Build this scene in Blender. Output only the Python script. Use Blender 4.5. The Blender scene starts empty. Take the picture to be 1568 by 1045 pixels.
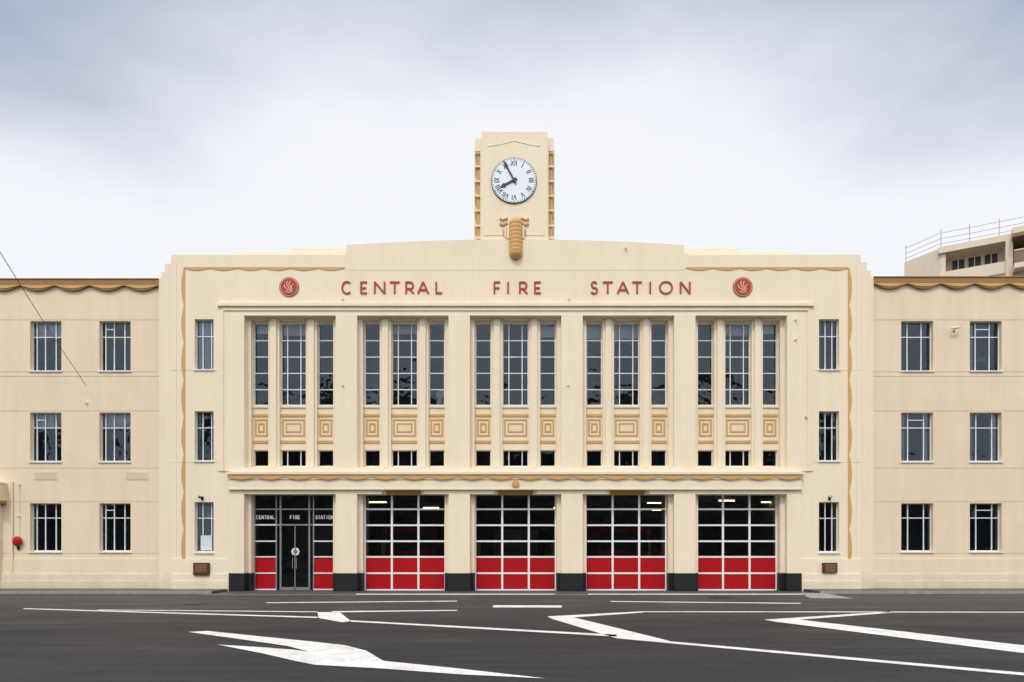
import bpy, math, random
from mathutils import Vector, geometry
random.seed(4)
S=bpy.context.scene
S.view_settings.view_transform='Standard'
S.view_settings.look='None'
S.view_settings.exposure=0
D=27.5; F=1045.33; H=1.6
def X(px,y=0): return (px-784)*(D+y)/F
def Z(py,y=0): return H+(845-py)*(D+y)/F
PXM=D/F   # metres per px at facade plane

# ------------------------------------------------------------ materials
def new_mat(name):
    m=bpy.data.materials.new(name); m.use_nodes=True
    nt=m.node_tree; b=nt.nodes['Principled BSDF']; return m,nt,b
def N(nt,t,**k):
    n=nt.nodes.new(t)
    for a,v in k.items(): setattr(n,a,v)
    return n
def noise(nt,scale,detail=4,rough=.6,stretch=None,src='Object'):
    tc=N(nt,'ShaderNodeTexCoord'); mp=N(nt,'ShaderNodeMapping')
    if stretch: mp.inputs['Scale'].default_value=stretch
    nz=N(nt,'ShaderNodeTexNoise'); nz.inputs['Scale'].default_value=scale
    nz.inputs['Detail'].default_value=detail; nz.inputs['Roughness'].default_value=rough
    nt.links.new(tc.outputs[src],mp.inputs[0]); nt.links.new(mp.outputs[0],nz.inputs['Vector'])
    return nz.outputs['Fac']
def ramp(nt,fac,p0,c0,p1,c1):
    r=N(nt,'ShaderNodeValToRGB'); e=r.color_ramp.elements
    e[0].position=p0; e[0].color=(*c0,1); e[1].position=p1; e[1].color=(*c1,1)
    nt.links.new(fac,r.inputs[0]); return r.outputs['Color']
def mix(nt,fac,a,b,mode='MIX'):
    m=N(nt,'ShaderNodeMix',data_type='RGBA',blend_type=mode)
    for s,v in ((m.inputs[0],fac),(m.inputs[6],a),(m.inputs[7],b)):
        if isinstance(v,(int,float)): s.default_value=v
        elif isinstance(v,tuple): s.default_value=(*v,1)
        else: nt.links.new(v,s)
    return m.outputs[2]
def maths(nt,op,a,b=None,clamp=False):
    m=N(nt,'ShaderNodeMath',operation=op); m.use_clamp=clamp
    for i,v in enumerate((a,b)):
        if v is None: continue
        if isinstance(v,(int,float)): m.inputs[i].default_value=v
        else: nt.links.new(v,m.inputs[i])
    return m.outputs[0]
def axis(nt,k):
    tc=N(nt,'ShaderNodeTexCoord'); sp=N(nt,'ShaderNodeSeparateXYZ'); nt.links.new(tc.outputs['Object'],sp.inputs[0]); return sp.outputs[k]
def bump(nt,b,fac,st,dist=.01):
    bn=N(nt,'ShaderNodeBump'); bn.inputs['Strength'].default_value=st; bn.inputs['Distance'].default_value=dist
    nt.links.new(fac,bn.inputs['Height']); nt.links.new(bn.outputs[0],b.inputs['Normal'])
def painted(name,col,rough=.7,var=.035,streak=.03,grime=True):
    m,nt,b=new_mat(name)
    n1=ramp(nt,noise(nt,.6,5),.3,(1-var,1-var*1.2,1-var*1.5),.65,(1,1,1))
    n2=ramp(nt,noise(nt,1.0,5,.6,(3,3,.3)),.36,(1-streak,1-streak*1.15,1-streak*1.5),.6,(1,1,1))
    c=mix(nt,1.0,n1,n2,'MULTIPLY')
    c=mix(nt,1.0,c,col,'MULTIPLY')
    if grime:   # splash grime on the lowest half metre
        g=maths(nt,'SUBTRACT',maths(nt,'MULTIPLY',noise(nt,1.8,5,.65,(1,1,.6)),1.5),axis(nt,2),True)
        c=mix(nt,maths(nt,'MULTIPLY',g,.38),c,(.30,.25,.19))
    nt.links.new(c,b.inputs['Base Color']); b.inputs['Roughness'].default_value=rough
    b.inputs['Specular IOR Level'].default_value=.25
    bump(nt,b,noise(nt,9,5),.18,.012)
    return m
def plain(name,col,rough=.5,metal=0,var=.08,sc=6):
    m,nt,b=new_mat(name)
    c=ramp(nt,noise(nt,sc,3),.3,tuple(v*(1-var) for v in col),.7,tuple(min(1,v*(1+var*.5)) for v in col))
    nt.links.new(c,b.inputs['Base Color']); b.inputs['Roughness'].default_value=rough
    b.inputs['Metallic'].default_value=metal; return m
CREAM=painted('cream_render',(.845,.738,.573))
CREAM2=painted('cream_render_wing',(.79,.67,.505),var=.05,streak=.04)
CREAMD=painted('cream_trim',(.79,.665,.48),grime=False)
VENT=painted('vent_paint',(.70,.57,.41),grime=False)
TAN=painted('tan_paint',(.60,.365,.14),.55,grime=False)
BROWN=painted('brown_paint',(.33,.18,.065),.55,grime=False)
BLACK=painted('black_base_paint',(.018,.02,.022),.45,grime=False)
RED=painted('red_door_paint',(.41,.007,.012),.35,grime=False)
REDL=plain('red_letter_paint',(.40,.035,.018),.5)
REDD=plain('crest_red',(.30,.03,.02),.5)
WHITE=plain('white_frame_paint',(.80,.81,.82),.4)
WHITED=plain('white_door_rail',(.86,.86,.86),.35,0,.03)
ALU=plain('aluminium_frame',(.35,.37,.38),.35,.6)
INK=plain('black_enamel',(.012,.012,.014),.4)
DIAL=plain('clock_dial',(.76,.83,.90),.35,0,.03)
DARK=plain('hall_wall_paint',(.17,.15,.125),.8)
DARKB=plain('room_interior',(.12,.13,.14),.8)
CURT=plain('curtain_cloth',(.82,.83,.84),.9)
BRONZE=plain('bronze_plaque',(.09,.045,.035),.4,.5,.3,20)
SIGNW=plain('sign_white',(.85,.85,.85),.5)
CONC=plain('concrete',(.30,.29,.27),.85,0,.25,3)
STEEL=plain('galvanised_steel',(.42,.43,.45),.4,.7)
APT=painted('apartment_render',(.70,.61,.49))
APB=plain('apartment_brown',(.20,.12,.07),.6)
YEL=plain('yellow_stripe',(.55,.42,.05),.4)
RUB=plain('rubber',(.02,.02,.02),.8)
IRON=plain('cast_iron',(.05,.045,.04),.5,.6,.3,30)
GREY=painted('opposite_render',(.20,.21,.22))
GRN=plain('exit_sign_green',(.05,.35,.12),.5)
def glass(name,tint,refl,gc=(.78,.9,1,1)):
    m=bpy.data.materials.new(name); m.use_nodes=True; nt=m.node_tree; nt.nodes.clear()
    o=N(nt,'ShaderNodeOutputMaterial'); mx=N(nt,'ShaderNodeMixShader')
    fr=N(nt,'ShaderNodeFresnel'); fr.inputs[0].default_value=refl
    t=N(nt,'ShaderNodeBsdfTransparent'); t.inputs[0].default_value=(*tint,1)
    g=N(nt,'ShaderNodeBsdfGlossy'); g.inputs['Roughness'].default_value=.015; g.inputs[0].default_value=gc
    bn=N(nt,'ShaderNodeBump'); bn.inputs['Strength'].default_value=.45; bn.inputs['Distance'].default_value=.05
    nt.links.new(noise(nt,1.5,2),bn.inputs['Height']); nt.links.new(bn.outputs[0],g.inputs['Normal'])
    nt.links.new(fr.outputs[0],mx.inputs[0]); nt.links.new(t.outputs[0],mx.inputs[1]); nt.links.new(g.outputs[0],mx.inputs[2])
    nt.links.new(mx.outputs[0],o.inputs[0]); return m
GLASS=glass('window_glass',(.74,.79,.82),1.74,(.66,.82,1,1))
GLASSD=glass('door_glass',(.74,.75,.74),1.5)
def emis(name,col,st):
    m,nt,b=new_mat(name); b.inputs['Emission Color'].default_value=(*col,1); b.inputs['Emission Strength'].default_value=st
    b.inputs['Base Color'].default_value=(*col,1); return m
LAMP=emis('fluorescent_tube',(1,.74,.40),7)
# asphalt
def asphalt(name,base,patch,far_sheen=None):
    m,nt,b=new_mat(name)
    fine=ramp(nt,noise(nt,42,4,.75),.3,(.35,)*3,.75,(1.85,)*3)
    big=ramp(nt,noise(nt,.22,6,.65,(1,2.5,1)),.35,base,.65,patch)
    if far_sheen:  # paler towards the building: grazing sheen and vignette put into the base colour
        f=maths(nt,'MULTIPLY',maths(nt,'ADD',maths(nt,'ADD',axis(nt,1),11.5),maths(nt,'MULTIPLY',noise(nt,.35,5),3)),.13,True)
        big=mix(nt,f,big,far_sheen)
    med=ramp(nt,noise(nt,1.3,6,.7,(.25,3,1)),.3,(.66,)*3,.7,(1.34,)*3)
    c=mix(nt,1.0,big,fine,'MULTIPLY'); c=mix(nt,1.0,c,med,'MULTIPLY')
    wv=N(nt,'ShaderNodeTexNoise'); wv.inputs['Scale'].default_value=.8; wv.inputs['Detail'].default_value=4
    tc=N(nt,'ShaderNodeTexCoord'); nt.links.new(tc.outputs['Object'],wv.inputs['Vector'])
    va=N(nt,'ShaderNodeMix',data_type='VECTOR'); va.inputs[0].default_value=.35
    nt.links.new(tc.outputs['Object'],va.inputs[4]); nt.links.new(wv.outputs['Color'],va.inputs[5])
    v=N(nt,'ShaderNodeTexVoronoi',feature='DISTANCE_TO_EDGE'); v.inputs['Scale'].default_value=.2
    nt.links.new(va.outputs[1],v.inputs['Vector'])
    cr=ramp(nt,v.outputs['Distance'],.002,(.5,.5,.5),.006,(1,1,1))
    c=mix(nt,.6,c,mix(nt,1.0,c,cr,'MULTIPLY'))
    oil=ramp(nt,noise(nt,1.1,2,.4,(1,1.8,1)),.66,(1,1,1),.76,(.6,.6,.6))
    c=mix(nt,1.0,c,oil,'MULTIPLY')
    nt.links.new(c,b.inputs['Base Color'])
    r=ramp(nt,noise(nt,.6,5,.6,(.4,1.6,1)),.3,(.5,)*3,.7,(.8,)*3); nt.links.new(r,b.inputs['Roughness'])
    b.inputs['Specular IOR Level'].default_value=.3
    bump(nt,b,noise(nt,90,2),.5,.008); return m
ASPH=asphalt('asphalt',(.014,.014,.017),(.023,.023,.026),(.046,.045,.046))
ASPH2=asphalt('footpath_asphalt',(.075,.073,.07),(.11,.107,.10))
FORE=asphalt('forecourt_asphalt',(.06,.06,.06),(.09,.089,.088))
def worn():
    m,nt,b=new_mat('worn_road_paint')
    a=ramp(nt,noise(nt,18,7,.85),.37,(.08,.08,.08),.44,(.78,.78,.77))
    d=ramp(nt,noise(nt,2.5,5,.6),.3,(.72,.71,.69),.6,(1,1,1))
    nt.links.new(mix(nt,1.0,a,d,'MULTIPLY'),b.inputs['Base Color']); b.inputs['Roughness'].default_value=.6
    return m
ROADP=worn()

# ------------------------------------------------------------ mesh builder
class MB:
    def __init__(s): s.v=[]; s.f=[]; s.m=[]; s.mats=[]; s.sm=[]
    def mi(s,mat):
        if mat not in s.mats: s.mats.append(mat)
        return s.mats.index(mat)
    def face(s,pts,mat,sm=False):
        i=len(s.v); s.v+= [tuple(p) for p in pts]; s.f.append(tuple(range(i,i+len(pts)))); s.m.append(s.mi(mat)); s.sm.append(sm)
    def box(s,x0,x1,y0,y1,z0,z1,mat):
        if x0>x1:x0,x1=x1,x0
        if y0>y1:y0,y1=y1,y0
        if z0>z1:z0,z1=z1,z0
        s.obox((x0,y0,z0),(x1-x0,0,0),(0,y1-y0,0),(0,0,z1-z0),mat)
    def obox(s,o,a,b,c,mat):
        o,a,b,c=map(Vector,(o,a,b,c)); i=len(s.v)
        s.v+=[tuple(p) for p in (o,o+a,o+a+b,o+b,o+c,o+a+c,o+a+b+c,o+b+c)]
        k=s.mi(mat)
        for f in ((0,3,2,1),(4,5,6,7),(0,1,5,4),(1,2,6,5),(2,3,7,6),(3,0,4,7)):
            s.f.append(tuple(i+j for j in f)); s.m.append(k); s.sm.append(False)
    def prism(s,pts,y0,y1,mat):
        """polygon in XZ, extruded y0(front)->y1"""
        tri=geometry.tessellate_polygon([[Vector((p[0],p[1],0)) for p in pts]])
        i=len(s.v); n=len(pts); k=s.mi(mat)
        s.v+=[(p[0],y0,p[1]) for p in pts]+[(p[0],y1,p[1]) for p in pts]
        ar=sum(pts[j][0]*pts[(j+1)%n][1]-pts[(j+1)%n][0]*pts[j][1] for j in range(n))
        for t in tri:
            a,b,c=t
            cr=(pts[b][0]-pts[a][0])*(pts[c][1]-pts[a][1])-(pts[c][0]-pts[a][0])*(pts[b][1]-pts[a][1])
            if cr<0: a,b,c=a,c,b
            s.f.append((i+a,i+b,i+c)); s.m.append(k); s.sm.append(False)
            s.f.append((i+n+a,i+n+c,i+n+b)); s.m.append(k); s.sm.append(False)
        for j in range(n):
            q=(j+1)%n
            f=(i+j,i+n+j,i+n+q,i+q) if ar>0 else (i+q,i+n+q,i+n+j,i+j)
            s.f.append(f); s.m.append(k); s.sm.append(False)
    def stroke(s,pts,w,y0,y1,mat,closed=False):
        P=[Vector(p) for p in pts]; n=len(P); L=[];R=[]
        for j in range(n):
            if closed: a=P[(j-1)%n]; c=P[(j+1)%n]
            else: a=P[max(0,j-1)]; c=P[min(n-1,j+1)]
            d1=(P[j]-a); d2=(c-P[j])
            if d1.length<1e-6:d1=d2
            if d2.length<1e-6:d2=d1
            d1.normalize(); d2.normalize(); t=(d1+d2)
            t=t.normalized() if t.length>1e-4 else d1
            nn=Vector((-t.y,t.x)); k=1/max(.5,nn.dot(Vector((-d1.y,d1.x))))
            L.append(P[j]+nn*w/2*k); R.append(P[j]-nn*w/2*k)
        m=n if closed else n-1
        for j in range(m):
            q=(j+1)%n
            s.prism([L[j],L[q],R[q],R[j]],y0,y1,mat)
    def tube(s,p0,p1,r,mat,n=6,r1=None):
        p0,p1=Vector(p0),Vector(p1); d=(p1-p0).normalized()
        u=d.orthogonal().normalized(); w=d.cross(u); r1=r if r1 is None else r1
        a=[p0+(u*math.cos(t)+w*math.sin(t))*r for t in [2*math.pi*i/n for i in range(n)]]
        b=[p1+(u*math.cos(t)+w*math.sin(t))*r1 for t in [2*math.pi*i/n for i in range(n)]]
        for i in range(n):
            q=(i+1)%n; s.face([a[i],a[q],b[q],b[i]],mat,n>8)
        s.face(a[::-1],mat); s.face(b,mat)
    def disc(s,cx,cz,r,y0,y1,mat,n=48):
        s.prism([(cx+r*math.cos(2*math.pi*i/n),cz+r*math.sin(2*math.pi*i/n)) for i in range(n)],y0,y1,mat)
    def obj(s,name,parent=None):
        me=bpy.data.meshes.new(name); me.from_pydata(s.v,[],s.f)
        for m in s.mats: me.materials.append(m)
        me.polygons.foreach_set('material_index',s.m); me.polygons.foreach_set('use_smooth',s.sm); me.update()
        o=bpy.data.objects.new(name,me); S.collection.objects.link(o)
        if parent: o.parent=parent
        return o
def empty(name):
    e=bpy.data.objects.new(name,None); S.collection.objects.link(e); return e

def relief(mb,rects,hole_back,outer):
    """rects: (x0,x1,z0,z1,depth|None,mat) later override earlier"""
    R=[(round(min(a,b),4),round(max(a,b),4),round(min(c,d),4),round(max(c,d),4),y,m) for a,b,c,d,y,m in rects]
    xs=sorted({r[0] for r in R}|{r[1] for r in R}); zs=sorted({r[2] for r in R}|{r[3] for r in R})
    G={}
    xi={x:i for i,x in enumerate(xs)}; zi={z:i for i,z in enumerate(zs)}
    for r in R:
        for i in range(xi[r[0]],xi[r[1]]):
            for j in range(zi[r[2]],zi[r[3]]): G[i,j]=(r[4],r[5])
    def dep(c):
        if c is None: return outer
        return hole_back if c[0] is None else c[0]
    for i in range(len(xs)):
        for j in range(len(zs)):
            c=G.get((i,j)) if i<len(xs)-1 and j<len(zs)-1 else None
            if c and c[0] is not None:
                y=c[0]; mb.face([(xs[i],y,zs[j]),(xs[i+1],y,zs[j]),(xs[i+1],y,zs[j+1]),(xs[i],y,zs[j+1])],c[1])
            if j<len(zs)-1:
                l=G.get((i-1,j)); a,b=dep(l),dep(c)
                if abs(a-b)>1e-5 and not (l is None and c is None):
                    x=xs[i]
                    if a<b: mb.face([(x,a,zs[j]),(x,b,zs[j]),(x,b,zs[j+1]),(x,a,zs[j+1])],l[1] or CREAM)
                    else: mb.face([(x,a,zs[j]),(x,b,zs[j]),(x,b,zs[j+1]),(x,a,zs[j+1])],c[1] or CREAM)
            if i<len(xs)-1:
                l=G.get((i,j-1)); a,b=dep(l),dep(c)
                if abs(a-b)>1e-5 and not (l is None and c is None):
                    z=zs[j]; m=(l if a<b else c)[1] or CREAM
                    mb.face([(xs[i],a,z),(xs[i+1],a,z),(xs[i+1],b,z),(xs[i],b,z)],m)

FS=empty('fire_station')

# ------------------------------------------------------------ window unit
def window(fr,gl,cu,x0,x1,z0,z1,y,vs=(.27,.73),ts=(.70,),curtain=0,sill=True,bw=.04,wmat=WHITE,gm=GLASS,slim=1.0):
    w=x1-x0;h=z1-z0
    fr.box(x0-.01,x0+bw*1.2*slim,y,y+.06,z0,z1,wmat); fr.box(x1-bw*1.2*slim,x1+.01,y,y+.06,z0,z1,wmat)
    fr.box(x0+bw*1.2*slim,x1-bw*1.2*slim,y+.002,y+.058,z0-.01,z0+bw*1.4,wmat); fr.box(x0+bw*1.2*slim,x1-bw*1.2*slim,y+.002,y+.058,z1-bw*1.2*slim,z1+.01,wmat)
    for v in vs:
        fr.box(x0+v*w-bw/2,x0+v*w+bw/2,y+.004,y+.055,z0+bw,z1-bw*slim,wmat)
    for t in ts:
        fr.box(x0+bw*slim,x1-bw*slim,y+.008,y+.052,z0+t*h-bw/2,z0+t*h+bw/2,wmat)
    vv=[0]+list(vs)+[1]; tt=[0]+list(ts)+[1]
    for i in range(len(vv)-1):
        for j in range(len(tt)-1):
            a,b=x0+vv[i]*w,x0+vv[i+1]*w; c,d=z0+tt[j]*h,z0+tt[j+1]*h
            e=random.uniform(-.007,.007); q=random.uniform(-.006,.006)
            gl.face([(a,y+.035-e-q,c),(b,y+.035+e-q,c),(b,y+.035+e+q,d),(a,y+.035-e+q,d)],gm)
    if sill: fr.box(x0-.03,x1+.03,y-.22,y,z0-.05,z0-.002,WHITE)
    if curtain:
        def sheet(a,b,zz0,zz1):
            n=24
            for i in range(n):
                xa=a+(b-a)*i/n; xb=a+(b-a)*(i+1)/n
                ya=y+.12+.025*math.sin(i*1.9); yb=y+.12+.025*math.sin((i+1)*1.9)
                cu.face([(xa,ya,zz0),(xb,yb,zz0),(xb,yb,zz1),(xa,ya,zz1)],CURT,True)
        if curtain&1: sheet(x0,x0+w*.24,z0,z1)
        if curtain&2: sheet(x1-w*.24,x1,z0,z1)
        if curtain&4: sheet(x0,x1,z1-h*.28,z1)
        if curtain&8: sheet(x0,x1,z0,z1)

frames=MB(); glz=MB(); curt=MB()

# ------------------------------------------------------------ wings
WY=.45
rows=[(492,568),(632,707),(771,845)]
def wing(side):
    wall=MB(); R=[]
    if side<0: xa,xb=X(-520),X(236.5); cols=[47,153,-105,-210,-345,-450]; w=47; top=Z(440,WY)
    else: xa,xb=X(1344.5),X(2080); cols=[1381,1486,1640,1745,1880,1985]; w=48; top=Z(436,WY)
    R.append((xa,xb,0,top,WY,CREAM2))
    for py in (490.5,570,577,630,717.5,769,848):
        R.append((xa,xb,Z(py+.6,WY),Z(py-.6,WY),WY+.014,CREAM2))
    for py,d in ((856,-.03),(879,-.06),(890,-.09)):
        R.append((xa,xb,0,Z(py,WY),WY+d,CREAM2))
    cm={(-1,0,0):4,(-1,1,0):0,(-1,0,1):4,(1,0,1):3,(1,1,1):3,(1,1,0):1,(-1,1,1):4,(-1,1,2):0}
    for ci,c in enumerate(cols):
        for ri,(t,b) in enumerate(rows):
            x0,x1,z0,z1=X(c-1,WY),X(c+w,WY),Z(b,WY),Z(t,WY)
            R.append((x0,x1,z0,z1,None,CREAM2))
            k=cm.get((side,ci,ri),random.choice([0,3,4,1]) if ci>1 else 0)
            vv=(.13,.40,.74) if side<0 else ((.28,.78) if ri else (.26,.70))
            window(frames,glz,curt,x0,x1,z0,z1,WY+.17,vs=vv,ts=(.70,),curtain=k,sill=True,bw=.036,slim=.6)
            if (ci+ri)%2: frames.box(x0+vv[0]*(x1-x0),x0+vv[1]*(x1-x0),WY+.165,WY+.2,z0+.70*(z1-z0)+.30,z0+.70*(z1-z0)+.335,WHITE)
    relief(wall,R,WY+.38,WY+.38)
    if side<0:
        for a,b in ((52,88),(192,228)):
            wall.box(X(a,WY),X(b,WY),WY-.015,WY+.1,Z(735,WY),Z(722,WY),CREAMD)
            for i in range(7):
                z=Z(734-i*1.6,WY); wall.box(X(a+2,WY),X(b-2,WY),WY-.022,WY,z,z+.014,VENT)
    t=428 if side<0 else 425
    zt=Z(t,WY-.12); zb=Z(t+9,WY-.12)
    wall.box(xa,xb,WY-.12,WY+.5,zb,zt,BROWN)
    wall.box(xa,xb,WY-.15,WY+.5,zt,zt+.035,BROWN)
    scallop_h(wall,xa,xb,zb,1.42,.21,WY-.10,WY+.01,BROWN,.0)
    scallop_h(wall,xa,xb,zb,1.42,.13,WY-.123,WY-.02,TAN,.0)
    wall.box(xa,xb,WY+.39,13,zt-.5,zt-.1,CONC)
    wall.box(xa,xb,12.8,13,0,zt-.5,CREAM2)
    e=xa if side<0 else xb
    wall.box(e-.1,e+.1,WY+.4,12.8,0,zt-.52,CREAM2)
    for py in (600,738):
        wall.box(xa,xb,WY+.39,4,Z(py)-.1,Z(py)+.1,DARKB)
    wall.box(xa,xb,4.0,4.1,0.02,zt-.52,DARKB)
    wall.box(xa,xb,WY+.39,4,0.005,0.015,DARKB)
    wall.obj('wing_wall',FS)
def scallop_h(mb,xa,xb,zt,per,amp,y0,y1,mat,th,up=False):
    n=max(1,round((xb-xa)/per)); per=(xb-xa)/n
    for k in range(n):
        a=xa+k*per; pts=[(a,zt)]
        K=12
        for i in range(K+1):
            u=i/K; pts.append((a+per*u,zt-th-amp*math.sin(math.pi*u)**1.1-.002))
        pts.append((a+per,zt)); mb.prism(pts,y0,y1,mat)
def scallop_v(mb,x,za,zb,per,amp,y0,y1,mat,th,sgn):
    n=max(1,round((zb-za)/per)); per=(zb-za)/n
    for k in range(n):
        a=za+k*per; pts=[(x,a)]
        K=12
        for i in range(K+1):
            u=i/K; pts.append((x+sgn*(th+amp*math.sin(math.pi*u)**1.1),a+per*u))
        pts.append((x,a+per)); mb.prism(pts,y0,y1,mat)
wing(-1); wing(1)

# ------------------------------------------------------------ main block relief
main=MB(); R=[]
TOP=Z(391.5)
R.append((X(262),X(1318),0,TOP,0,CREAM))
R.append((X(250),X(262),0,Z(402),.12,CREAM)); R.append((X(242),X(250),0,Z(413),.24,CREAM)); R.append((X(236.5),X(242),0,Z(421),.34,CREAM))
R.append((X(1318),X(1330),0,Z(400),.12,CREAM)); R.append((X(1330),X(1339),0,Z(411),.24,CREAM)); R.append((X(1339),X(1344.5),0,Z(419),.34,CREAM))
for a,b in ((262,352),(1226,1318)):
    for py,d in ((856,-.03),(879,-.06),(890,-.09)):
        R.append((X(a),X(b),0,Z(py),d,CREAM))
for a,b in ((262,334),(1245,1318)):
    for py in (568,709):
        R.append((X(a),X(b),Z(py+.5),Z(py-.5),.012,CREAM))
for px in (270.5,1311):
    R.append((X(px-.5),X(px+.5),Z(856),Z(405),.012,CREAM))
R.append((X(334),X(1245),Z(722),Z(470),-.03,CREAM))
R.append((X(334),X(1245),Z(470),Z(465.5),-.12,CREAM))
R.append((X(341),X(1238),Z(722),Z(474),-.07,CREAM))
R.append((X(343.2),X(1235.8),Z(722),Z(476.4),-.03,CREAM))
R.append((X(350),X(1228.5),Z(722),Z(483),-.05,CREAM))
R.append((X(352),X(1226),0,Z(722),-.05,CREAM))
cxs=[444.5,617,789.5,962,1134.5]
GY=.50
dk=(D+GY)/F
for bi,c in enumerate(cxs):
    xc=X(c)
    R.append((X(c-70),X(c+70),0,Z(484),.22,CREAM))
    R.append((xc-63.5*PXM,xc+63.5*PXM,Z(716.5,.41),Z(491,.3),.41,CREAM))
    for sg in (-1,1):
        R.append((xc+sg*20*dk,xc+sg*37*dk,Z(716.5,.41),Z(489.5,.3),.29,CREAM))
        R.append((xc+sg*24*dk,xc+sg*33*dk,Z(716.5,.41),Z(489.5,.3),.20,CREAM))
    cols=[(-61,-37.5),(-19.5,19.5),(37.5,61)]
    for a,b in cols:
        R.append((xc+a*dk,xc+b*dk,Z(622,GY),Z(497,GY),None,CREAM))
        R.append((xc+a*dk,xc+b*dk,Z(715.5,GY),Z(690,GY),None,CREAM))
        P=.41
        R.append((xc+a*dk,xc+b*dk,Z(638.5,P),Z(634.5,P),P-.03,TAN))
        R.append((xc+a*dk,xc+b*dk,Z(679,P),Z(675,P),P-.03,TAN))
        m=(a+b)/2; hw=17.5 if b-a>30 else 9.7
        def rr(h,t,bb,d,mt): R.append((xc+(m-h)*dk,xc+(m+h)*dk,Z(bb,P),Z(t,P),d,mt))
        rr(hw,642,668.5,P-.02,TAN); rr(hw-2.5,644.5,666,P,CREAM)
        if hw<15:
            rr(5,648,662.5,P-.02,TAN); rr(2.4,650.6,659.9,P,CREAM)
        else:
            rr(12,648,662.5,P-.02,TAN); rr(9.8,650.2,660.3,P-.008,CREAMD)
    R.append((X(c-70),X(c+70),Z(757),Z(716.5,-.05),-.05,CREAM))
    R.append((xc-63.3*PXM,xc+63.3*PXM,0,Z(757),None,CREAM))
    if bi in (1,2,3):
        R.append((xc-32*PXM,xc+32*PXM,Z(757),Z(752.6),.1,CREAM))
        R.append((xc-28*PXM,xc+28*PXM,Z(757),Z(748.5),.1,CREAM))
        R.append((xc-27*PXM,xc+27*PXM,Z(757),Z(749.5),.3,TAN))
edges=[352]+[v for c in cxs for v in (c-70,c+70)]+[1226]
for i in range(0,12,2):
    a,b=edges[i],edges[i+1]
    R.append((X(a-.6),X(b+.6),0,Z(878),-.075,BLACK))
for c in cxs:
    for sg in (-1,1):
        R.append((X(c+sg*63.3),X(c+sg*69.2),0,Z(878),.205,BLACK))
for a,b in ((298,327),(1254,1285)):
    for ri,(t,bb) in enumerate(((489,566),(630,706),(769,846))):
        R.append((X(a),X(b),Z(bb),Z(t),None,CREAM))
        window(frames,glz,curt,X(a),X(b),Z(bb),Z(t),.17,vs=(.34,.80) if a<400 else (.40,.74),ts=(.68,),curtain=[8,3,8][ri] if a<400 else [1,0,0][ri],bw=.034,slim=.6)
relief(main,R,.62,.62)
xa,xb=X(347,-.2),X(1231,-.2)
main.box(xa,xb,-.24,-.04,Z(726.5,-.24),Z(722.5,-.24),CREAM)
main.box(xa+.03,xb-.03,-.17,-.04,Z(734,-.17),Z(726.5,-.24)-.001,CREAM)
main.box(xa+.05,xb-.05,-.13,-.04,Z(748,-.13),Z(734,-.17)-.001,CREAM)
main.box(xa+.03,xb-.03,-.155,-.04,Z(750,-.155),Z(748,-.13)-.001,CREAM)
scallop_h(main,xa+.02,xb-.02,Z(728.5,-.2),1.15,.11,-.20,-.16,TAN,.05)
main.disc(X(789.5),Z(741,-.2),.15,-.19,-.12,TAN,24)
main.disc(X(789.5),Z(741,-.2),.10,-.21,-.12,TAN,24)
main.box(X(262),X(1318),.002,.35,TOP-.01,TOP+.03,CREAM)
main.box(X(360,.3),X(1220,.3),.3,.7,TOP-.3,Z(386.5,.3),CREAM)
main.box(X(446,.6),X(1134,.6),.6,1.0,TOP-.3,Z(381,.6),CREAM)
pts=[(X(530),Z(414)),(X(1048),Z(414))]
for i in range(41):
    u=1-i/40; px=530+518*u
    pts.append((X(px),Z(375.5-8.5*(1-((px-789)/259)**2))))
main.prism(pts,-.008,.9,CREAM)
for a,b in ((281,528),(1050,1299)):
    scallop_h(main,X(a),X(b),Z(409.5),1.12,.085,-.02,.01,TAN,.05)
for x,sg in ((283.5,-1),(1298.5,1)):
    scallop_v(main,X(x),Z(868),Z(411),1.45,.10,-.02,.01,TAN,.05,sg)
main.box(X(262),X(1318),.64,16,TOP-.9,TOP-.5,CONC)
main.box(X(236.5),X(1344.5),15.8,16,0,TOP-.5,CREAM)
main.box(X(262),X(262)+.2,13.05,15.8,0,TOP-.92,CREAM); main.box(X(1318)-.2,X(1318),13.05,15.8,0,TOP-.92,CREAM)
for a,b in ((236.5,262),(1318,1344.5)):
    main.box(X(a),X(b),.64,15.7,Z(445),Z(422),CREAM)
main.box(X(262)-.1,X(262)+.2,.64,15.7,Z(446),TOP-.3,CREAM); main.box(X(1318)-.2,X(1318)+.1,.64,15.7,Z(446),TOP-.3,CREAM)
mo=main.obj('main_block',FS)
# interiors
hall=MB()
hx0,hx1=X(340),X(1238)
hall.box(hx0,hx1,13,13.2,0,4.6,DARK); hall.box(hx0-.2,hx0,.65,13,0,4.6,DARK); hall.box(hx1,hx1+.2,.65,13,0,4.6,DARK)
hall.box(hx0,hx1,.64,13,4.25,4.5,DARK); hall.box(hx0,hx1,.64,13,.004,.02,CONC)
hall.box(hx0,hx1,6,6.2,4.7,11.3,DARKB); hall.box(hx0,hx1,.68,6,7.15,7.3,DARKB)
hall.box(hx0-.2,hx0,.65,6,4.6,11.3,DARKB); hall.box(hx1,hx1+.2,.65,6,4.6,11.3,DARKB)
for c in cxs[:-1]:
    hall.box(X(c+86)-.2,X(c+86)+.2,3,3.4,0.02,4.24,CREAMD)
    hall.box(X(c+86)-.15,X(c+86)+.15,5.7,5.99,4.7,11.2,CREAMD)
for y in (3.2,6,9): hall.box(hx0,hx1,y,y+.25,4.0,4.24,DARKB)
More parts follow.
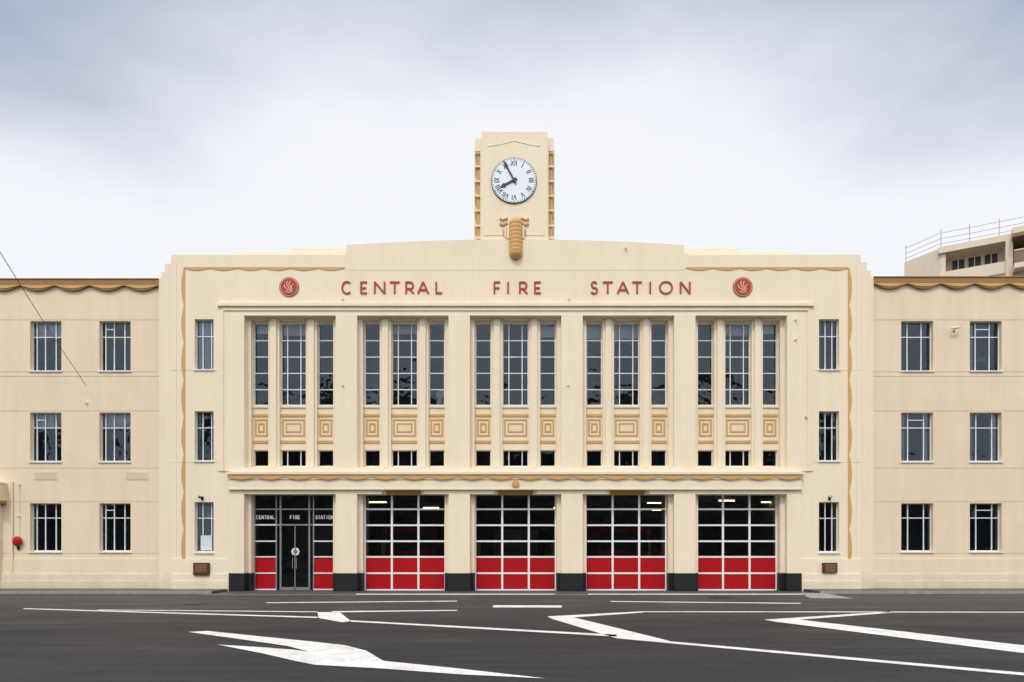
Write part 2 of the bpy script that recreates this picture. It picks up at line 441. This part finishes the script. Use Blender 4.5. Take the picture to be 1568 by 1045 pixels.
for k,c in enumerate(cxs):
    x=X(c,12.9); hall.box(x-1.3,x+1.3,12.9,12.99,.03,2.9,CREAMD if k%2 else ALU)
    hall.box(x-1.1,x+1.1,12.86,12.9,1.5,2.6,ALU)
    hall.box(x+1.7,x+2.5,12.5,12.98,.03,2.2,YEL if k in(1,2) else RED)
    xr=X(c+86)
    if k<4:
        for s in range(3): hall.box(xr-.9,xr+.9,5.2,5.6,.6+s*.75,.64+s*.75,STEEL)
        for s in range(6):
            xx=xr-.8+s*.3; hall.box(xx,xx+.22,5.25,5.5,1.45,2.1,YEL if s%3==1 else INK)
hall.obj('hall_interior',FS)
lights=MB()
for px,y,ln in ((578,4,.40),(1003,4.5,.35),(1113,3,.35),(1178,4,.35),(860,8,.4),(660,8,.4),(1010,10,.4),(470,9,.4)):
    x=X(px,y); lights.box(x-ln,x+ln,y,y+.07,3.86,3.9,LAMP); lights.box(x-ln-.02,x+ln+.02,y-.02,y+.09,3.902,3.98,WHITE)
lights.obj('ceiling_lights',FS)

for bi,c in enumerate(cxs):
    xc=X(c)
    for k,(a,b) in enumerate([(-61,-37.5),(-19.5,19.5),(37.5,61)]):
        x0,x1=xc+a*dk,xc+b*dk
        window(frames,glz,curt,x0,x1,Z(622,GY),Z(497,GY),GY,vs=(.24,.76) if k==1 else (),ts=(.2,.4,.6,.8),bw=.036,sill=False,slim=.7)
        window(frames,glz,curt,x0,x1,Z(715.5,GY),Z(690,GY),GY,vs=(.24,.76) if k==1 else (),ts=() ,bw=.036,sill=False,gm=GLASSD,slim=.7)
        frames.box(x0-.05,x1+.05,.36,.55,Z(625.5,GY),Z(622.3,GY),CREAM)
# roller blinds partly lowered behind some of the tall windows
for bi,k,fr_ in ((0,0,.10),(0,1,.12),(1,1,.10),(2,2,.14),(3,0,.16),(3,1,.16),(4,1,.12),(4,2,.10)):
    a,b=[(-61,-37.5),(-19.5,19.5),(37.5,61)][k]; xc=X(cxs[bi]); z1=Z(497,GY); h=z1-Z(622,GY)
    curt.face([(xc+a*dk,GY+.2,z1-h*fr_),(xc+b*dk,GY+.2,z1-h*fr_),(xc+b*dk,GY+.2,z1),(xc+a*dk,GY+.2,z1)],CURT)
curt.face([(X(668,1),1.0,Z(622,1)),(X(680,1),1.0,Z(622,1)),(X(680,1),1.0,Z(598,1)),(X(668,1),1.0,Z(598,1))],CURT)
frames.obj('window_frames',FS); glz.obj('window_glass',FS); curt.obj('curtains',FS)

# ------------------------------------------------------------ doors
DY=.56; dd=(D+DY)/F
dr=MB(); dg=MB()
def zr(py): return Z(py,DY)
for bi,c in enumerate(cxs):
    xc=X(c); hw=63.3*PXM
    if bi==0: continue
    x0,x1=xc-hw+.01,xc+hw-.01
    bw=.08
    ys=[757,780,804.5,829,853,878,904.5]
    for a in (x0,x0+(x1-x0)*.335,x0+(x1-x0)*.665,x1):
        dr.box(a-bw/2,a+bw/2,DY,DY+.09,0.02,zr(757)+.05,WHITED)
    for k,p in enumerate(ys):
        z=zr(p); hb=.036 if k<6 else .06
        dr.box(x0,x1,DY+.004,DY+.085,z-hb,z+hb*.9,WHITED)
    w=(x1-x0)/3
    for i,(p,q) in enumerate(zip(ys[:-1],ys[1:])):
        for j in range(3):
            a=x0+j*w; b=a+w
            if i>=4: dr.box(a+.02,b-.02,DY+.02,DY+.06,zr(q),zr(p),RED)
            else:
                e=random.uniform(-.008,.008); q2=random.uniform(-.004,.004)
                dg.face([(a,DY+.045-e-q2,zr(q)),(b,DY+.045+e-q2,zr(q)),(b,DY+.045+e+q2,zr(p)),(a,DY+.045-e+q2,zr(p))],GLASSD)
    dr.box(x0-.06,x0+.02,DY+.1,DY+.25,0,zr(757),ALU); dr.box(x1-.02,x1+.06,DY+.1,DY+.25,0,zr(757),ALU)
dr.obj('sectional_doors',FS)
en=MB(); xc=X(cxs[0]); hw=63.3*PXM
def ex(px): return X(px,DY)
x0,x1=xc-hw,xc+hw
for px,w in ((389.5,.07),(423,.05),(429.5,.07),(473.5,.07),(480,.05),(512,.07)):
    en.box(ex(px)-w/2,ex(px)+w/2,DY,DY+.09,.02,zr(757)+.05,ALU)
en.box(ex(451.5)-.02,ex(451.5)+.02,DY+.01,DY+.07,.02,zr(806),ALU)
for py in (780,804): en.box(x0,x1,DY+.004,DY+.085,zr(py)-.03,zr(py)+.03,ALU)
for a,b in ((390,423),(480,512)):
    for py in (804,829,853,878,903): en.box(ex(a),ex(b),DY-.006,DY+.08,zr(py)-.026,zr(py)+.026,WHITE)
    for p,q in ((853,878),(878,903)): en.box(ex(a)+.02,ex(b)-.02,DY+.03,DY+.06,zr(q),zr(p),RED)
en.box(ex(430),ex(473),DY+.01,DY+.07,.02,.14,ALU)
for px in (448.5,454.5): en.tube((ex(px),DY-.05,.9),(ex(px),DY-.05,1.35),.012,STEEL)
dg.face([(x0,DY+.045,.02),(x1,DY+.045,.02),(x1,DY+.045,zr(757)+.1),(x0,DY+.045,zr(757)+.1)],GLASSD)
# dark lobby lining behind the entrance glazing
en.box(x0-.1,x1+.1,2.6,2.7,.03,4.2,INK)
ez=zr(845); exx=ex(452)
en.disc(exx,ez,.17,DY+.036,DY+.040,SIGNW,8); en.disc(exx,ez,.10,DY+.032,DY+.0355,ALU,16)
for k in range(8):
    t=k*math.pi/4; en.box(exx+.15*math.cos(t)-.02,exx+.15*math.cos(t)+.02,DY+.033,DY+.041,ez+.15*math.sin(t)-.02,ez+.15*math.sin(t)+.02,SIGNW)

# ------------------------------------------------------------ lettering
def arc(cx,cz,rx,rz,a0,a1,n=14): return [(cx+rx*math.cos(math.radians(a0+(a1-a0)*i/n)),cz+rz*math.sin(math.radians(a0+(a1-a0)*i/n))) for i in range(n+1)]
LET={
'C':[arc(.55,.5,.5,.5,48,312,18)],
'E':[[(0,0),(0,1)],[(0,.96),(1,.96)],[(0,.47),(.85,.47)],[(0,.04),(1,.04)]],
'N':[[(0,0),(0,1)],[(0,1),(1,0)],[(1,0),(1,1)]],
'T':[[(.5,0),(.5,1)],[(0,.96),(1,.96)]],
'R':[[(0,0),(0,1)],[(0,.96),(.5,.96)]+arc(.55,.68,.38,.28,85,-85,10)+[(.5,.40),(0,.40)],[(.45,.40),(1,0)]],
'A':[[(0,0),(.5,1)],[(.5,1),(1,0)],[(.18,.3),(.82,.3)]],
'L':[[(0,0),(0,1)],[(0,.04),(1,.04)]],
'F':[[(0,0),(0,1)],[(0,.96),(1,.96)],[(0,.47),(.85,.47)]],
'I':[[(.5,0),(.5,1)]],
'S':[arc(.5,.74,.38,.25,25,270,12)+arc(.5,.25,.44,.25,88,-155,12)],
'O':[arc(.5,.5,.5,.5,0,360,28)],
'V':[[(0,1),(.5,0)],[(.5,0),(1,1)]],
'X':[[(0,0),(1,1)],[(0,1),(1,0)]],
}
def letter(mb,ch,x0,x1,z0,z1,sw,yf,yb,mat):
    for k,pl in enumerate(LET[ch]):
        ext=[(x0+p[0]*(x1-x0),z0+p[1]*(z1-z0)) for p in pl]
        mb.stroke(ext,sw,yf-.002*k,yb,mat)
sign=MB()
word=[('C',523.5,538),('E',553,562),('N',574,589),('T',597,612),('R',622,633.5),('A',640,656),('L',668,677),
('F',757,766),('I',775,781),('R',796,807),('E',819,828),
('S',904.5,915),('T',923,938),('A',945.5,962),('T',968,983),('I',992,999),('O',1010,1029),('N',1042,1056)]
for ch,a,b in word: letter(sign,ch,X(a),X(b),Z(450),Z(432),.066,-.035,.002,REDL)
sign.obj('station_lettering',FS)
for txt,a,b in (('CENTRAL',392,421.5),('FIRE',444,460),('STATION',483,511)):
    n=len(txt); st=(ex(b)-ex(a))/n
    for i,ch in enumerate(txt):
        xx=ex(a)+i*st; letter(en,ch,xx,xx+st*.66,zr(795),zr(789.5),.026,DY+.030,DY+.034,SIGNW)
en.obj('entrance_doors',FS); dg.obj('door_glass',FS)
rd=MB()
for cx in (443,1137):
    x,z=X(cx),Z(440)
    rd.disc(x,z,15*PXM,-.03,.01,REDD); rd.disc(x,z,14.1*PXM,-.033,.01,TAN); rd.disc(x,z,12.6*PXM,-.045,.01,REDL)
    for dx,h in ((-6.6,.6),(-2.4,1),(2.0,1),(6.2,.66)):
        p=[]
        for i in range(14):
            u=i/13; p.append((x+(dx*(.42+.58*u)+1.5*math.sin(u*6+.5))*PXM,z+(-6+14.5*u*h)*PXM))
        rd.stroke(p,.024,-.055-.001*abs(dx),0,CREAMD)
    rd.stroke([(x-5.5*PXM,z-7.5*PXM),(x,z-9*PXM),(x+5.5*PXM,z-7.5*PXM)],.024,-.066,0,CREAMD)
rd.obj('crest_roundels',FS)

# ------------------------------------------------------------ clock tower
tw=MB(); TY=.1
def tx(px,y=TY): return X(px,y)
tw.box(tx(737),tx(838.5),TY,4,Z(372,TY),Z(202,TY),CREAM)
tw.box(tx(735.5),tx(840),TY+.04,3.9,Z(372,TY)+.003,Z(212,TY),CREAM)
tw.box(tx(727.5,.3),tx(847.5,.3),.3,3.7,Z(232,.3),Z(212,.3),CREAM)
tw.box(tx(729.5,.4),tx(845.8,.4),.4,3.6,Z(372,.3),Z(232,.3)-.002,TAN)
for py in (234,255,277.5,300,322.5,345.5,364):
    e=1.2*(py-234)/130
    tw.box(tx(727-e,.33),tx(848+e,.33),.33,3.65,Z(py+1.3,.33),Z(py-1.2,.33),CREAM)
tw.box(tx(726.5,.9),tx(849,.9),.9,3.3,Z(372,.9),Z(216,.9)-.05,CREAM)
tw.stroke([(tx(748),Z(224,TY)),(tx(762),Z(222,TY)),(tx(787.5),Z(216,TY)),(tx(813),Z(222,TY)),(tx(827),Z(224,TY))],.035,TY-.014,TY+.01,CREAM)
tw.stroke([(tx(742),Z(360,TY)),(tx(770),Z(360,TY))],.05,TY-.02,TY+.01,CREAM)
tw.stroke([(tx(806),Z(360,TY)),(tx(834),Z(360,TY))],.05,TY-.02,TY+.01,CREAM)
tw.obj('clock_tower',FS)
ck=MB(); ccx,ccz=tx(787),Z(277.5,TY); pm=(D+TY)/F
ck.disc(ccx,ccz,34.8*pm,TY-.05,TY+.01,INK,64); ck.disc(ccx,ccz,34*pm,TY-.056,TY-.04,DIAL,64)
for i in range(60):
    t=math.radians(i*6); r0=31.6*pm; r1=33.3*pm; w=.02 if i%5 else .045
    c,s=math.cos(t),math.sin(t)
    ck.stroke([(ccx+r0*c,ccz+r0*s),(ccx+r1*c,ccz+r1*s)],w,TY-.064,TY-.05,INK)
ROM=['I','II','III','IV','V','VI','VII','VIII','IX','X','XI','XII']
for n_,r in enumerate(ROM,1):
    th=math.radians(90-30*n_); up=Vector((math.cos(th),math.sin(th))); rt=Vector((up.y,-up.x))
    cw={'I':.07,'V':.14,'X':.14}; tot=sum(cw[q] for q in r); x=-tot/2; hh=7.6*pm; rc=26.2*pm
    for q in r:
        for k,pl in enumerate(LET[q]):
            P=[]
            for (u,v) in pl:
                lx=x+(.5 if q=='I' else (.1+u*.8))*cw[q]; ly=rc+(v-.5)*hh
                p=Vector((ccx,ccz))+rt*lx+up*ly; P.append((p.x,p.y))
            ck.stroke(P,.032 if (q=='I' or k==0) else .018,TY-.064-.001*k,TY-.05,INK)
        x+=cw[q]
def hand(tipx,tipy,w,y,tail):
    a=Vector((ccx,ccz)); b=Vector((tx(tipx),Z(tipy,TY))); d=(b-a).normalized(); n=Vector((-d.y,d.x)); L=(b-a).length
    pts=[a-d*tail-n*w*.6,a-n*w*.5,a+d*L*.62-n*w*.45,a+d*L*.7-n*w*1.0,b,a+d*L*.7+n*w*1.0,a+d*L*.62+n*w*.45,a+n*w*.5,a-d*tail+n*w*.6]
    ck.prism([(p.x,p.y) for p in pts],y-.012,y,INK)
hand(766,288.5,.09,TY-.075,.13); hand(771,247.5,.065,TY-.09,.16)
ck.disc(ccx,ccz,.075,TY-.115,TY-.05,INK,20)
ck.obj('clock_face',FS)
orn=MB(); oc=X(789.8); oy=-.02
prof=[]
py=333.0
while py<=395.5:
    if py<337: r=6+3.5*((py-333)/4)**.5
    elif py>385: r=10.2*math.sqrt(max(0,1-((py-385)/10.5)**2))
    else: r=9.7+.55*abs(math.sin((py-337)/6.0*math.pi))
    prof.append((max(r,.3)*PXM*1.02,Z(py,-.2))); py+=.75
K=28
for (r0,z0),(r1,z1) in zip(prof[:-1],prof[1:]):
    for i in range(K):
        a,b=2*math.pi*i/K,2*math.pi*(i+1)/K
        orn.face([(oc+r0*math.cos(a),oy+r0*math.sin(a),z0),(oc+r0*math.cos(b),oy+r0*math.sin(b),z0),(oc+r1*math.cos(b),oy+r1*math.sin(b),z1),(oc+r1*math.cos(a),oy+r1*math.sin(a),z1)],TAN,False)
for sg in (-1,1):
    def ox(v): return X(787.5+sg*v)
    for dz in (0,5.5):
        p=[(ox(22-u*12),Z(333.5+dz*1.4+ (1.6*math.sin(u*math.pi*1.6)) +u*1.5)) for u in [i/8 for i in range(9)]]
        orn.stroke(p,.05,.03,.12,TAN)
    orn.stroke([(ox(13.5),Z(347)),(ox(13.5),Z(362))],.07,.05,.12,CREAM)
    orn.stroke([(ox(17),Z(350)),(ox(17),Z(360))],.04,.05,.12,TAN)
orn.box(X(776),X(803),-.04,.15,Z(366),Z(346),CREAM)
orn.obj('tower_ornament',FS)

# ------------------------------------------------------------ small fixtures
for a,b,t,bt in ((298,322,862,881),(1258,1280,862,877)):
    p=MB(); p.box(X(a),X(b),-.13,-.02,Z(bt),Z(t),BRONZE)
    p.box(X(a)+.03,X(b)-.03,-.136,-.12,Z(bt)+.03,Z(t)-.03,plain('plaque_face',(.14,.06,.05),.35,.4,.3,30))
    for i in range(4): p.box(X(a)+.08,X(b)-.08,-.14,-.13,Z(t)-.1-i*.08,Z(t)-.085-i*.08,TAN)
    p.obj('wall_plaque')
for px in (310,1270):
    l=MB(); x=X(px); z=Z(763)
    l.box(x-.05,x+.05,-.03,.0,z-.08,z+.06,INK); l.tube((x,-.03,z),(x-.06,-.26,z+.04),.03,INK,10,.055); l.tube((x-.06,-.26,z+.04),(x-.06,-.265,z+.04),.04,SIGNW,10)
    l.obj('wall_light')
bell=MB(); x=X(29,WY); z=Z(829,WY)
for (r,y) ,(r2,y2) in zip([(.20,0),(.20,.02),(.17,.06),(.1,.09)],[(.20,.02),(.17,.06),(.1,.09),(.02,.1)]):
    bell.tube((x,WY-.09-y,z),(x,WY-.09-y2,z),r,RED,20,r2)
bell.tube((x,WY,z),(x,WY-.09,z),.05,INK,10); bell.box(x-.05,x+.05,WY-.05,WY,z-.35,z-.2,INK)
bell.obj('fire_alarm_bell')
cam_=MB()
x,z=X(1460,WY),Z(505,WY)
cam_.box(x-.05,x+.05,WY-.04,WY,z-.07,z+.05,CREAMD); cam_.tube((x,WY-.04,z),(x,WY-.18,z),.02,CREAMD); cam_.tube((x-.2,WY-.2,z-.02),(x+.14,WY-.2,z+.03),.045,CREAMD,12)
cam_.tube((x+.14,WY-.2,z+.03),(x+.15,WY-.2,z+.03),.04,INK,12); cam_.obj('security_camera')
for px,py,y in ((133,617,WY),(525,590,-.05),(870,590,-.05),(525,458,0),(871,458,0),(1218,490,-.05),(1218,520,-.05),(1234,640,0),(30,742,WY),(30,790,WY),(958,380,-.05)):
    fx=MB(); x,z=X(px,y),Z(py,y)
    fx.tube((x,y,z),(x,y-.03,z),.05,CREAM,10); fx.tube((x,y-.03,z),(x,y-.10,z),.02,CREAM,8); fx.tube((x,y-.10,z-.04),(x,y-.10,z+.04),.018,CREAMD,8)
    fx.obj('cable_bracket')
pipe=MB(); x=X(20,WY)
pipe.tube((x,WY-.04,Z(905,WY)),(x,WY-.04,Z(738,WY)),.03,CREAM2,8); pipe.tube((x+.28,WY-.02,Z(829,WY)),(x+.28,WY-.02,Z(738,WY)),.012,CREAM2,6)
pipe.obj('wall_conduit')
cn=MB(); xr_=X(10,WY)
cn.box(X(-75,WY),xr_,-.05,WY,Z(766,0),Z(741,0),CREAM2); cn.box(X(-76,WY),xr_+.01,-.08,WY,Z(771,0),Z(766,0)-.001,BROWN)
cn.box(X(-77,WY),xr_+.02,-.07,WY,Z(741,0)+.001,Z(738,0),CREAMD)
cn.box(X(-8,WY),X(3,WY),WY-.12,WY,0.1,Z(772,0)-.002,CREAMD)
cn.box(X(-60,WY),X(-8.2,WY),WY-.05,WY,0.1,Z(775,0),BROWN)
cn.obj('door_canopy',FS)
ex_=MB(); ex_.box(X(1497,1),X(1509,1),1.0,1.03,Z(554,1),Z(548,1),GRN); ex_.obj('exit_sign')
nt_=MB(); nt_.box(X(308,.2),X(325,.2),.16,.169,Z(843,.2),Z(820,.2),plain('paper_notice',(.62,.70,.72),.6)); nt_.obj('window_notice')

cb=MB(); p0=Vector((X(135,WY),WY-.13,Z(592,WY)))
dA=14.0; p1=Vector(((-130-784)*dA/F,dA-D,H+(845-170)*dA/F))
n=24; prev=None
for i in range(n+1):
    u=i/n; p=p0.lerp(p1,u); p.z-=.5*math.sin(math.pi*u)*.3
    if prev is not None: cb.tube(prev,p,.011,INK,5)
    prev=p
cb.obj('overhead_cable')

# ------------------------------------------------------------ apartment building, right rear
AP=empty('apartment_building')
ap=MB(); zt=28.3
A0=Vector((36.2,35.5)); A1=Vector((37.7,32.5)); A2=Vector((50.0,25.3))
e1=(A2-A1).normalized(); n1=Vector((e1.y,-e1.x))
if n1.y>0: n1=-n1
def P3(u,v,z): q=A1+e1*u+n1*v; return Vector((q.x,q.y,z))
def ab(u0,u1,v0,v1,z0,z1,mat):
    o=P3(u0,v0,z0); ap.obox(o,P3(u1,v0,z0)-o,P3(u0,v1,z0)-o,(0,0,z1-z0),mat)
L=(A2-A1).length
ab(0,L,-12,0,0,zt-3.1,APT)
ab(0,L,-12,-1.6,zt-3.1,zt-.5,APT)
ab(-.2,5.0,-12,.25,zt-.55,zt,APT)
ab(5.0,L,-12,1.2,zt-.4,zt+.1,APT)
ab(5.0,L,-12,1.25,zt-.7,zt-.4,APB)
ab(0,.35,-1.6,.02,zt-3.1,zt-.55,APT)
for u in (4.6,8.6,12.5): ab(u,u+.5,-1.5,.3,zt-8,zt-.56,APT)
for u in (.9,2.1,3.3): ab(u,u+.9,-1.62,-1.55,zt-2.6,zt-.8,INK); ab(u-.05,u+.95,-1.56,-1.50,zt-1.75,zt-1.68,WHITE); ab(u+.42,u+.48,-1.56,-1.49,zt-2.6,zt-.8,WHITE)
for u in (5.4,6.9,9.4,11): ab(u,u+1.2,-1.62,-1.55,zt-2.9,zt-.8,INK)
ab(-.1,4.6,-.05,.12,zt-3.2,zt-2.2,APT)
ab(5.1,L,0,1.3,zt-3.3,zt-2.9,APT); ab(5.1,L,1.1,1.25,zt-2.9,zt-1.9,APB)
ab(5.1,L,1.06,1.3,zt-1.9,zt-1.8,APT)
e2=(A1-A0); 
ap.obox((A0.x,A0.y,0),(e2.x,e2.y,0),(6,6,0),(0,0,zt-.01),APT)
ap.obj('apartment_walls',AP)
rl=MB()
pl=[Vector((A0.x+.15,A0.y,0)),Vector((A1.x,A1.y,0))]+[Vector((P3(u,-.1,0).x,P3(u,-.1,0).y,0)) for u in (2.1,4.2,6.3,8.4,10.5,12.6)]
for p in pl: rl.tube((p.x,p.y,zt-.2),(p.x,p.y,zt+1.6),.035,STEEL)
for a,b in zip(pl[:-1],pl[1:]):
    for h in (.35,.8,1.3): rl.tube((a.x,a.y,zt+h),(b.x,b.y,zt+h+.02),.022,STEEL)
rl.obj('roof_railing',AP)

# ------------------------------------------------------------ street behind the camera, seen in reflections
OB=empty('opposite_building'); ob=MB()
for x0,x1,h,yb in ((-60,-22,9.5,-58),(-21,4,12,-58),(5,30,8.5,-58),(31,66,11,-58),(-95,-64,18,-58),
                (-58,-34,25,-92),(-33,-12,29,-92),(-11,9,23,-92),(10,34,28,-92),(35,60,24,-92)):
    ob.box(x0,x1,yb-14,yb,0,h,GREY); ob.box(x0,x1,yb+.05,yb+.4,h-.5,h+.3,CREAMD)
    k=int((x1-x0)/4)
    for i in range(k):
        for s in range(int(h//3.3)):
            a=x0+1.2+i*4; ob.box(a,a+1.8,yb-.1,yb+.1,1+s*3.3,2.9+s*3.3,INK)
            ob.box(a-.1,a+1.9,yb-.05,yb+.2,.9+s*3.3,1+s*3.3-.002,WHITE)
ob.obj('street_facades',OB)

# ------------------------------------------------------------ fire engines inside
BLUE=plain('beacon_blue',(.02,.05,.3),.2)
def engine(px,y):
    e=MB(); x=X(px,y); w=1.2
    e.box(x-w,x+w,y,y+7.5,.55,1.6,RED); e.box(x-w,x+w,y+1.9,y+7.5,1.6,3.0,RED)
    e.prism([(x-w,1.6),(x+w,1.6),(x+w-.08,2.75),(x-w+.08,2.75)],y+.05,y+1.9,RED)
    e.box(x-w+.12,x+w-.12,y+.02,y+.06,1.68,2.55,INK)
    e.box(x-w-.02,x+w+.02,y-.02,y+.1,1.15,1.35,YEL); e.box(x-w-.02,x+w+.02,y-.15,y+.1,.45,.75,WHITE)
    e.box(x-.7,x+.7,y-.03,y+.05,.8,1.12,INK)
    for sx in (-.95,.95): e.tube((x+sx,y,.95),(x+sx,y-.04,.95),.13,SIGNW,16)
    e.box(x-.8,x+.8,y+.5,y+.85,2.76,2.95,BLUE)
    for yy in (1.4,5.6):
        for sx in (-1,1): e.tube((x+sx*(w-.3),y+yy,.5),(x+sx*(w+.02),y+yy,.5),.5,RUB,24)
    for sx in (-1,1): e.box(x+sx*(w+.05),x+sx*(w+.25),y+.2,y+.3,1.9,2.4,INK)
    e.tube((x-.5,y+1.9,3.15),(x-.5,y+7.2,3.15),.04,STEEL); e.tube((x-.1,y+1.9,3.15),(x-.1,y+7.2,3.15),.04,STEEL)
    e.obj('fire_engine')
engine(628,5.2); engine(955,5.2)

# ------------------------------------------------------------ ground
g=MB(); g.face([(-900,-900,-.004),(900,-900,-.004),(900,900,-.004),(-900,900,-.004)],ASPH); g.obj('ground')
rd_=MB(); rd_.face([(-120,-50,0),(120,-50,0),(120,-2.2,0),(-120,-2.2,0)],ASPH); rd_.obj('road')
fc=MB(); fc.face([(X(352),-2.2,0.001),(X(1228),-2.2,0.001),(X(1228),0.64,0.001),(X(352),.64,0.001)],FORE)
fc.box(X(345),X(1235),-2.32,-2.2,-.05,.006,CONC); fc.obj('forecourt')
for k,(a,b) in enumerate(((-60,X(350)),(X(1229),60))):
    fp=MB(); fp.box(a,b,-1.5,.44,-.05,.10,ASPH2); fp.box(a,b,-1.62,-1.5,-.05,.105,CONC)
    fp.obj('footpath')
def gp(px,py):
    d=F*H/(py-845); return ((px-784)*d/F,d-D)
def ground_poly(name,polys,z=.006):
    m=MB()
    for pts in polys:
        q=[gp(*p) for p in pts]
        tri=geometry.tessellate_polygon([[Vector((a,b,0)) for a,b in q]])
        for t in tri:
            v=[(q[i][0],q[i][1],z) for i in t]
            if (Vector(v[1])-Vector(v[0])).cross(Vector(v[2])-Vector(v[0])).z<0: v=v[::-1]
            m.face(v,ROADP)
    return m.obj(name)
def line(p,q,w0,w1): return [(p[0],p[1]-w0/2),(q[0],q[1]-w1/2),(q[0],q[1]+w1/2),(p[0],p[1]+w0/2)]
ground_poly('direction_arrow_marking',[[(288,968.5),(318,967),(400,975.5),(475,983),(528,989),(560,997),(587,1013),(700,1024.5),(835,1040),(700,1033.5),(588,1025),(482,1019),(456,1014),(400,1001),(333,988),(400,992),(450,996),(474,999),(440,990),(360,978.5)]],.008)
ground_poly('edge_line_marking',[line((36,932.5),(486,946),1.1,1.9)])
ground_poly('edge_line_marking',[line((537,951.5),(944,974),2,3),line((1028,984.5),(1600,1036),3,4.2)])
ground_poly('edge_line_marking',[line((508,937.4),(700,935.2),1.8,1.2)])
ground_poly('edge_line_marking',[line((985,937.3),(1568,938),1.2,1.2)])
ground_poly('chevron_marking',[[(486,938),(520,938),(537,951.5),(524,953.5),(488,947)]])
ground_poly('chevron_marking',[[(838,944.5),(985,936.8),(985,938.6),(878,946),(950,963.5),(1028,983),(1028,986),(944,978),(846,948.5)]])
ground_poly('chevron_marking',[[(1170,949.5),(1362,937),(1366,938.8),(1224,949.5),(1568,989),(1640,997),(1640,1008),(1568,1001),(1190,953)]])
ground_poly('lane_marking',[line((755,929),(860,929.3),3.2,3.2)])
ground_poly('lane_marking',[line((408,923.5),(700,921),1.1,1.1),line((935,921.5),(1226,924.5),1.1,1.1),line((150,934.5),(486,937.5),.9,1.1)])
ground_poly('lane_marking',[line((545,910.5),(850,910.5),1.2,1.2),line((900,910.5),(1230,910.5),1.2,1.2)],.0105)
cw_=MB(); q=[gp(*p) for p in ((1226,908.6),(1262,908.8),(1308,917.5),(1240,917))]
cw_.face([(a,b,.0125) for a,b in q][::-1],CONC); cw_.obj('concrete_crossing')
for px,py,r in ((1100,915,.33),(300,925,.3)):
    mh=MB(); x,y=gp(px,py)
    for rr_,zz,mt in ((r+.04,.009,RUB),(r,.0125,IRON)):
        mh.face([(x+rr_*math.cos(2*math.pi*i/28),y+rr_*math.sin(2*math.pi*i/28),zz) for i in range(28)],mt)
    mh.obj('manhole_cover')

# ------------------------------------------------------------ world
w=bpy.data.worlds.new('World'); S.world=w; w.use_nodes=True; nt=w.node_tree
bg=nt.nodes['Background']; bg.inputs[1].default_value=.1
sky=N(nt,'ShaderNodeTexSky',sky_type='NISHITA'); sky.sun_disc=False
EL,AZ=54,18
sky.sun_elevation=math.radians(EL); sky.sun_rotation=math.radians(180+AZ)
tc=N(nt,'ShaderNodeTexCoord'); sp=N(nt,'ShaderNodeSeparateXYZ'); nt.links.new(tc.outputs['Generated'],sp.inputs[0])
def M(op,a,b=None,clamp=False): return maths(nt,op,a,b,clamp)
zc=M('MAXIMUM',sp.outputs[2],.06)
u=M('DIVIDE',sp.outputs[0],zc); v=M('DIVIDE',sp.outputs[1],zc)
cmb=N(nt,'ShaderNodeCombineXYZ'); nt.links.new(u,cmb.inputs[0]); nt.links.new(v,cmb.inputs[1])
nz=N(nt,'ShaderNodeTexNoise'); nz.inputs['Scale'].default_value=1.3; nz.inputs['Detail'].default_value=6; nz.inputs['Roughness'].default_value=.5
nt.links.new(cmb.outputs[0],nz.inputs['Vector'])
edge=M('ADD',M('MULTIPLY',M('SUBTRACT',nz.outputs['Fac'],.5),.8),M('MULTIPLY',M('MINIMUM',M('MULTIPLY',u,u),.85),.36))
t=M('SUBTRACT',M('ADD',1.35,edge),v)
mr=N(nt,'ShaderNodeMapRange',interpolation_type='SMOOTHSTEP'); mr.inputs[1].default_value=-.3; mr.inputs[2].default_value=.55
nt.links.new(t,mr.inputs[0])
mr2=N(nt,'ShaderNodeMapRange',interpolation_type='SMOOTHSTEP'); mr2.inputs[1].default_value=.3; mr2.inputs[2].default_value=1.15
nt.links.new(v,mr2.inputs[0])
thick=M('MULTIPLY',mr.outputs[0],mr2.outputs[0],True)
cloud=mix(nt,thick,(9.7,9.8,10.3),(3.3,3.9,5.6))
mr3=N(nt,'ShaderNodeMapRange',interpolation_type='SMOOTHSTEP'); mr3.inputs[1].default_value=.3; mr3.inputs[2].default_value=-.6
nt.links.new(sp.outputs[1],mr3.inputs[0])
cloud=mix(nt,M('MULTIPLY',mr3.outputs[0],M('MULTIPLY',M('MAXIMUM',sp.outputs[2],0.0),1.5),True),cloud,(19,18.7,18.3))
col=mix(nt,.93,sky.outputs[0],cloud)
nt.links.new(col,bg.inputs[0])
sl=bpy.data.lights.new('sun','SUN'); sl.energy=1.5; sl.angle=math.radians(10); sl.color=(1,.97,.92)
so=bpy.data.objects.new('sun',sl); S.collection.objects.link(so)
so.rotation_euler=(math.radians(90-EL),0,math.radians(-AZ))

cam=bpy.data.cameras.new('camera'); co=bpy.data.objects.new('camera',cam); S.collection.objects.link(co)
co.location=(0,-D,H); co.rotation_euler=(math.radians(90),0,0)
cam.lens=24; cam.sensor_width=36; cam.shift_y=(845-522.5)/1568; cam.clip_end=3000
S.camera=co
